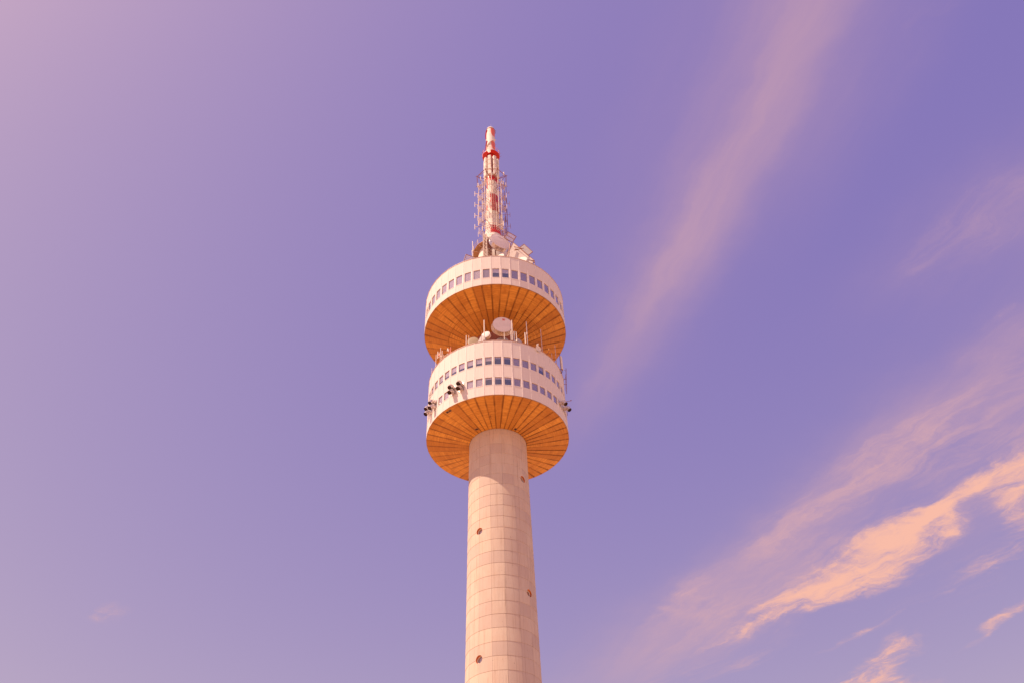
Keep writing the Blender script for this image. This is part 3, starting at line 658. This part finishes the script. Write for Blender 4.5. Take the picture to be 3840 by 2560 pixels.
# flat red platform with a notch on the near side
mb = MB()
mb.lathe([(1.56, 134.60), (1.56, 134.72), (0.80, 134.72), (0.80, 134.60)], 40, -2, 332, close=True)
mb.lathe([(1.02, 134.60), (1.02, 134.72), (0.80, 134.72), (0.80, 134.60)], 4, -28, -2, close=True)
mb.build('platform', M['red'], mast)
mb = MB()
for hgt in (0.55, 1.05):
    pts = [P_(a, 1.55, 134.72+hgt) for a in range(0, 361, 15)]; mb.path(pts, 0.022, 6)
for a in range(0, 360, 30): mb.tube(P_(a, 1.55, 134.7), P_(a, 1.55, 135.8), 0.022, 6)
mb.build('platform_rail', M['faded_red'], mast)
mb = MB()
for a, l in ((-75, 0.5), (-60, 0.4), (88, 0.5), (70, 0.6), (60, -0.9)): mb.tube(P_(a, 1.56, 134.7), P_(a, 1.9, 134.7+l*0.3), 0.02, 6) if l > 0 else mb.tube(P_(a, 1.6, 134.6), P_(a, 1.6, 134.6+l), 0.03, 6)
mb.build('lug', M['steel'], mast)
# top cylinder with two helical strakes
MB().lathe([(0.78, 134.7), (0.78, 143.6), (0.70, 144.0), (0.45, 144.24), (0.0, 144.32)], 36).build('top_cylinder', M['mast_white'], mast, True)
def strake(a0, turns, z0, z1, mat, nm, r0=0.78, r1=0.99, th=0.035):
    n = 40; mb = MB(); vs = []
    for i in range(n+1):
        t_ = i/n; a = a0+turns*360*t_; z = z0+(z1-z0)*t_
        for r, dz_ in ((r0, 0), (r1, 0), (r1, th), (r0, th)): vs.append(P_(a, r, z+dz_))
    fs = []
    for i in range(n):
        for q in range(4): fs.append((i*4+q, i*4+(q+1) % 4, (i+1)*4+(q+1) % 4, (i+1)*4+q))
    fs += [(0, 1, 2, 3), (n*4+3, n*4+2, n*4+1, n*4)]
    mb.add(vs, fs); return mb.build(nm, M[mat], mast, True)
strake(-135, 0.24, 140.3, 143.0, 'red', 'strake'); strake(-135, 0.24, 136.3, 139.2, 'red', 'strake'); strake(-60, 0.5, 137.2, 141.0, 'mast_white', 'strake'); strake(90, 0.45, 136, 141, 'mast_white', 'strake')
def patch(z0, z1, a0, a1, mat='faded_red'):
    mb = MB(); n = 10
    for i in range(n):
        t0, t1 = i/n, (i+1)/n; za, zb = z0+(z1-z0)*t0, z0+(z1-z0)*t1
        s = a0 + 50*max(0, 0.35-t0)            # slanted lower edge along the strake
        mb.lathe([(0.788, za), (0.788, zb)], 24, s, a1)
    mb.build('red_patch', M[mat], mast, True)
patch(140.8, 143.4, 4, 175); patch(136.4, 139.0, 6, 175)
MB().lathe([(0.80, 143.45), (0.84, 143.45), (0.84, 143.55), (0.80, 143.55)], 32, close=True).build('top_hoop', M['steel'], mast, True)
MB().tube((0.06, 0, 144.2), (0.10, 0, 145.9), 0.025, 6, 0.01).build('lightning_rod', M['mast_white'], mast)
mb = MB(); mb.tube(P_(75, 0.78, 142.6), P_(75, 1.05, 143.5), 0.035, 6); mb.tube(P_(80, 0.78, 142.2), P_(80, 1.02, 143.0), 0.03, 6); mb.tube(P_(85, 0.8, 142.6), P_(85, 1.0, 142.6), 0.03, 6); mb.tube(P_(85, 0.8, 138.5), P_(85, 1.0, 138.6), 0.03, 6); mb.build('top_bracket', M['steel'], mast)
# octagonal support frame below the panel antennas
OC = [P_(22.5+45*i, 2.72, 127.0) for i in range(8)]
mb = MB()
for i in range(8):
    mb.tube(OC[i], OC[(i+1) % 8], 0.055, 6)
    a = 22.5+45*i; mb.tube(P_(a, 0.9, 127.0), P_(a, 2.95, 127.0), 0.06, 6); mb.tube(P_(a, 0.9, 124.9), P_(a, 2.5, 126.9), 0.04, 6)
    if i % 2 == 0: mb.tube(P_(a, 0.95, 129.6), P_(a, 2.72, 127.05), 0.03, 6)
mb.build('support_frame', M['steel'], mast)
# ladders and cable bundle down the near side
def ladder(x, y, z0, z1, w, az_, nm='ladder', mat='mast_white', step=0.4):
    mb = MB(); c, s = math.cos(R(az_)), math.sin(R(az_))
    pa = lambda u, z: Vector((x+u*c, y+u*s, z))
    for u in (-w/2, w/2): mb.tube(pa(u, z0), pa(u, z1), 0.035, 6)
    z = z0+0.2
    while z < z1: mb.tube(pa(-w/2, z), pa(w/2, z), 0.022, 6); z += step
    return mb.build(nm, M[mat], mast)
ladder(0.10, -1.16, 111.5, 125.8, 0.42, 5); ladder(0.85, -0.98, 111.0, 119.2, 0.40, 42)
mb = MB()
for a, r in ((-3, 1.33), (30, 1.33)): mb.path([P_(a, r, 110.8), P_(a, 1.18, 119), P_(a, 1.08, 126.0)], 0.035, 6)
mb.build('cable', M['mast_white'], mast)
mb = MB()
for i in range(30):
    z = 112.0+i*0.31; a = rnd.choice((-8, -2, 5, 24, 38, 50)); mb.tube(P_(a, mast_r(z)+0.01, z), P_(a+rnd.uniform(3, 12), mast_r(z)+0.16, z+rnd.uniform(-.1, .2)), 0.022, 6)
for i in range(14):
    z = 118.5+rnd.random()*8; a = rnd.uniform(-35, 30); mb.tube(P_(a, mast_r(z), z), P_(a+rnd.uniform(-4, 4), mast_r(z)+0.12, z+0.05), 0.018, 6)
mb.build('cable_clip', M['steel'], mast)
MB().box((1.46, -0.05, 115.0), (0.42, 0.5, 3.4)).build('cable_duct', M['white'], mast, bevel=0.04)
# walkways round the mast: grating deck, rail
def walkway(z, r0, r1, a0, a1, nseg, rail_h=1.1, deck='brown_deck'):
    MB().lathe([(r1, z), (r1, z+0.10), (r0, z+0.10), (r0, z)], nseg, a0, a1, close=True).build('walkway_deck', M[deck], mast)
    mb = MB(); st = (a1-a0)/nseg
    for i in range(nseg+1):
        a = a0+st*i; mb.tube(P_(a, r1-0.03, z+0.1), P_(a, r1+0.02, z+rail_h), 0.032, 6)
        mb.box(P_(a, (r0+r1)/2, z-0.05), (0.07, r1-r0, 0.10), Matrix.Rotation(R(a), 3, 'Z'))
        if i < nseg:
            for h in (0.55, 1.0): mb.tube(P_(a, r1, z+rail_h*h), P_(a+st, r1, z+rail_h*h), 0.026, 6)
    mb.build('walkway_rail', M['grey_steel'], mast)
walkway(106.7, 2.2, 3.25, -150, 210, 14)
mb = MB(); zz = 111.4
for a in range(-40, 141, 12):
    mb.tube(P_(a, 1.25, zz), P_(a, 2.0, zz), 0.03, 6); mb.tube(P_(a, 2.0, zz), P_(a, 2.0, zz+1.1), 0.025, 6)
    if a < 128:
        for h in (0.0, 0.55, 1.1): mb.tube(P_(a, 2.0, zz+h), P_(a+12, 2.0, zz+h), 0.03, 6)
mb.build('open_gallery', M['grey_steel'], mast)
mb = MB(); mb.tube(P_(-77, 3.3, 106.8), P_(-77, 3.35, 109.3), 0.06, 8); mb.tube(P_(-95, 3.3, 106.7), P_(-95, 3.4, 108.3), 0.06, 8); mb.build('rail_post', M['white'], mast, True)
# lattice cable towers beside the mast base
def lattice(name, label, x0, x1, y, z0, z1, mat, dense=0.55):
    d = thing(name, label, 'lattice', ((x0+x1)/2, y, z0)); w = (x1-x0)/2; h = z1-z0
    mb = MB()
    for sx_ in (-w, w):
        for sy_ in (-w, w): mb.box((sx_, sy_, h/2), (0.09, 0.09, h))
    mb.build('chord', M[mat], d)
    mb = MB(); z = 0.0; flip = 1
    while z < h-dense:
        for (ax, ay, bx, by) in ((-w, -w, w, -w), (-w, w, w, w), (-w, -w, -w, w), (w, -w, w, w)):
            if flip > 0: mb.tube((ax, ay, z), (bx, by, z+dense), 0.028, 6)
            else: mb.tube((bx, by, z), (ax, ay, z+dense), 0.028, 6)
            mb.tube((ax, ay, z), (bx, by, z), 0.022, 6)
        z += dense; flip = -flip
    mb.build('brace', M[mat], d)
    mb = MB()
    for i in range(4): mb.tube((-w*0.6+i*w*0.4, 0.0, 0), (-w*0.6+i*w*0.4+rnd.uniform(-.05, .05), 0.0, h), 0.05, 6)
    mb.build('cable', M['steel'], d)
    return d
lattice('lattice_ladder', 'white lattice cable ladder left of the big tilted dish', -1.50, -0.98, -4.4, 94.0, 106.3, 'mast_white', 0.42)
lattice('lattice_post', 'dark lattice post between the white ladder and the tilted dish', -0.85, -0.22, -4.0, 94.0, 105.9, 'steel', 0.36)

# ---------------------------------------------------------------- dipole arrays around the mast
levels = [('uppermost', 122.75), ('second highest', 119.65), ('third highest', 116.55), ('lowest', 113.45)]
faces = [(-45, 'on the sunny left front of the mast'), (45, 'on the right front of the mast'), (135, 'on the shaded right rear of the mast'), (-135, 'on the left rear of the mast')]
for fa, fn in faces:
    for ln, zb in levels:
        if fa == 45 and zb < 115: continue
        d = thing('dipole_antenna', '%s grid dipole antenna %s' % (ln, fn), 'antenna', P_(fa, 2.25, zb), 'grid dipole antennas on the mast'); d.rotation_euler = (0, 0, az_rot(fa))
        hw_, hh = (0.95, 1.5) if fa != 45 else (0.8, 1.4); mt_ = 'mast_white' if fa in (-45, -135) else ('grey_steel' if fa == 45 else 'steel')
        mb = MB()
        for x in (-hw_, -0.02, hw_): mb.tube((x, 0, -0.05), (x, 0, hh), 0.042, 6)
        mb.build('upright', M[mt_], d)
        for i in range(5):
            bar = MB().tube((-hw_, -0.03, 0.1+i*0.32), (hw_, -0.03, 0.1+i*0.32), 0.030, 6).build('bar', M[mt_], d)
        mb = MB(); mb.tube((-0.55, -0.05, 0.75), (-0.55, -0.62, 0.75), 0.03, 6); mb.tube((-0.55, -0.62, 0.1), (-0.55, -0.62, 1.4), 0.038, 6)
        mb.tube((0.55, -0.05, 0.75), (0.55, -0.62, 0.75), 0.03, 6); mb.tube((0.55, -0.62, 0.1), (0.55, -0.62, 1.4), 0.038, 6); mb.build('dipole', M[mt_], d, True)
        mb = MB(); mb.tube((-0.3, 0.0, 0.4), (-0.3, 1.2, 0.4), 0.035, 6); mb.tube((0.3, 0.0, 0.4), (0.3, 1.2, 0.4), 0.035, 6); mb.tube((0.3, 0.0, 1.2), (-0.3, 1.2, 0.45), 0.025, 6); mb.build('arm', M['steel'], d)
# side dipoles that stick out left and right
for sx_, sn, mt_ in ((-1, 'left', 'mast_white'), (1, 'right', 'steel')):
    for ln, zb in levels:
        d = thing('side_dipole', '%s T shaped dipole sticking out on the %s of the mast' % (ln, sn), 'antenna', (sx_*2.45, 0.0, zb+0.6), 'T shaped side dipoles on the mast')
        MB().tube((0, 0, 0), (sx_*0.45, 0, 0), 0.055 if sx_ < 0 else 0.03, 8).build('arm', M[mt_], d, True)
        MB().tube((sx_*0.47, 0, -0.65), (sx_*0.47, 0, 0.65), 0.06 if sx_ < 0 else 0.03, 8).build('dipole', M[mt_], d, True)
        MB().tube((-sx_*1.2, 0, 0), (0, 0, 0), 0.035, 6).build('boom', M['steel'], d)
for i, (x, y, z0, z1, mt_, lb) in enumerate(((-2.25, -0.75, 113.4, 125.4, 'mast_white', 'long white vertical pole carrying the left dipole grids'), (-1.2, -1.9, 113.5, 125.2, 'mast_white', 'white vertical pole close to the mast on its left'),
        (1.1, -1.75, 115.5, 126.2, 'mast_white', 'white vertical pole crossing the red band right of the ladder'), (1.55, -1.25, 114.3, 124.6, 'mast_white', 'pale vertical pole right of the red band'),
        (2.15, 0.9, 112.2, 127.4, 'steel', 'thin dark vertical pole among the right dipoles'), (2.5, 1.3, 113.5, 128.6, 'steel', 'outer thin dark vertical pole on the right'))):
    d = thing('antenna_pole', lb, 'pole', (x, y, z0), 'vertical poles of the dipole arrays')
    MB().tube((0, 0, 0), (0, 0, z1-z0), 0.055 if mt_ != 'steel' else 0.04, 8).build('pole', M[mt_], d, True)
    for z in (0.3, (z1-z0)*0.5, z1-z0-0.4): MB().tube((0, 0, z), (-x*0.55, -y*0.55, z), 0.03, 6).build('arm', M['steel'], d)
for i, (az_, r, z0, z1, rad, lb) in enumerate(((-66, 2.1, 125.9, 127.3, 0.06, 'short white rod on the left arm of the octagon frame'), (57, 2.55, 126.6, 127.6, 0.10, 'fat white stub antenna on the right arm of the octagon frame'),
        (-1, 2.45, 123.6, 127.6, 0.06, 'white rod antenna in front of the mast neck'), (22, 2.2, 125.6, 128.2, 0.055, 'white rod antenna right of the mast neck'), (30, 2.2, 121.8, 124.6, 0.05, 'pale rod antenna halfway up the right front'), (64, 2.2, 124.2, 125.6, 0.07, 'small white stub under the right arm'))):
    d = thing('stub_antenna', lb, 'antenna', P_(az_, r, z0), 'stub antennas high on the mast')
    MB().tube((0, 0, 0.2), (0, 0, z1-z0), rad, 10).build('rod', M['mast_white'], d, True)
    mb = MB(); mb.tube((0, 0, 0), (0, 0, 0.3), rad*0.6, 8); q = P_(az_, -0.9, 0); mb.tube((0, 0, 0.15), (q.x, q.y, 0.15), 0.03, 6); mb.build('bracket', M['steel'], d)
d = thing('side_dipole', 'big white T shaped dipole just above the right walkway rail', 'antenna', (1.0, -1.4, 112.9), None)
MB().tube((-0.2, 0.3, 0), (0.75, 0, 0), 0.075, 8).build('arm', M['mast_white'], d, True); MB().tube((0.75, 0, -0.65), (0.75, 0, 0.65), 0.075, 8).build('dipole', M['mast_white'], d, True)
d = thing('side_dipole', 'small white T shaped dipole low on the left of the mast', 'antenna', (-1.2, 0, 113.6), None)
MB().tube((0, 0, 0), (-0.5, 0, 0), 0.03, 8).build('arm', M['steel'], d, True); MB().tube((-0.5, 0, -0.6), (-0.5, 0, 0.6), 0.06, 8).build('dipole', M['mast_white'], d, True)

# ---------------------------------------------------------------- on the upper pod roof
def brand_mark(d, rad):
    mb = MB(); y = -0.06; z0 = rad*0.52
    mb.add([(-0.55, y, z0+0.10), (-0.10, y, z0+0.12), (0.02, y, z0+0.02), (-0.20, y, z0+0.05)], [(0, 1, 2, 3)])
    mb.add([(-0.15, y-0.004, z0+0.02), (0.12, y-0.004, z0+0.03), (0.70, y-0.004, z0-0.06), (0.10, y-0.004, z0-0.06)], [(0, 1, 2, 3)])
    mb.build('lightning_emblem', M['steel'], d)
drum_dish('drum_dish', 'big tilted grey pink drum dish with lightning mark on the upper roof', (1.15, -5.0, 103.75), 1.62, 0.75, 28, 4, 'dish_white', 'galv', 0.05, 94.0, brand_mark, 22)
drum_dish('drum_dish', 'white drum dish below the tilted dish on the upper roof', (0.70, -6.8, 97.5), 0.98, 0.55, -35, 10, 'white', 'white', 0.02, 94.0)
drum_dish('drum_dish', 'white domed dish behind the slanted panel on the upper roof', (3.6, -6.3, 97.2), 1.35, 0.6, -25, 15, 'white', 'white', 0.02, 94.0)
def frame_panel(name, label, cat, c, nx, nz, sheet=None, slats=0, vertical=True, frame_mat='steel', thick=0.05, cross=1):
    """flat framed panel given by its corner c and two edge vectors; sheet = infill material"""
    c, nx, nz = Vector(c), Vector(nx), Vector(nz); d = thing(name, label, cat, c)
    n = nx.cross(nz).normalized(); mb = MB()
    for a, b_ in ((Vector(), nx), (nx, nx+nz), (nx+nz, nz), (nz, Vector())): mb.tube(a, b_, 0.055, 6)
    for i in range(1, cross+1): mb.tube(nz*i/(cross+1), nx+nz*i/(cross+1), 0.045, 6)
    mb.build('frame', M[frame_mat], d)
    for i in range(slats):
        t_ = (i+0.5)/slats; MB().tube(nx*t_, nx*t_+nz, 0.034, 6).build('slat', M['mast_white'], d)
    if sheet:
        q = n*0.02; vs = [Vector(), nx, nx+nz, nz]; MB().add([v+q for v in vs]+[v-q for v in vs], [(0, 1, 2, 3), (7, 6, 5, 4), (0, 4, 5, 1), (1, 5, 6, 2), (2, 6, 7, 3), (3, 7, 4, 0)]).build('sheet', M[sheet], d)
    return d
# open grating wings and slanted panels at the mast foot (corners in metres)
frame_panel('grating_panel', 'open slatted grating panel jutting out right of the tilted dish', 'grating', (1.72, -4.6, 105.1), (1.22, 0.35, -0.75), (0.62, -0.55, 0.75), None, 12, cross=1)
o = frame_panel('slanted_panel', 'large slanted white panel with dark frame on the right of the upper roof', 'panel', (3.05, -5.0, 103.4), (2.95, 0.0, -4.35), (-1.15, -0.2, -3.4), 'white', 0, cross=0)
for (a_, b_, r_) in (((0.1, -0.15, -1.2), (1.3, -0.9, -2.6), .06), ((1.5, -0.4, -1.9), (0.1, -0.9, -3.0), .05), ((0.1, -0.8, -2.7), (1.3, -0.9, -2.6), .05), ((-0.5, -0.6, -1.0), (-1.0, -0.6, -5.5), .09), ((2.95, 0, -4.35), (3.0, -0.2, -6.2), .07), ((2.95, 0.0, -4.4), (1.9, -0.6, -4.9), .06)):
    MB().tube(a_, b_, r_, 6).build('strut', M['steel'], o)
frame_panel('glazed_panel', 'small grey two pane panel behind the slanted white panel', 'panel', (4.64, -5.0, 102.95), (1.22, 0.0, -1.9), (-0.76, 0.0, -0.85), 'dish_grey', 0, cross=0)
frame_panel('grating_panel', 'open slatted grating panel low on the left of the upper roof', 'grating', (-4.42, -5.0, 99.2), (0.35, 0.0, 1.6), (1.3, 0.15, -0.55), None, 8, cross=0)
d = thing('sensor_mast', 'tiny sensor mast on the left edge of the upper roof', 'sensor', P_(-28, 9.0, 94.1))
MB().tube((0, 0, 0), (0, 0, 0.8), 0.04, 6).build('pole', M['white'], d); MB().box((0, 0, 0.8), (0.25, 0.1, 0.12)).build('head', M['white'], d)
print('objects', len(bpy.data.objects))
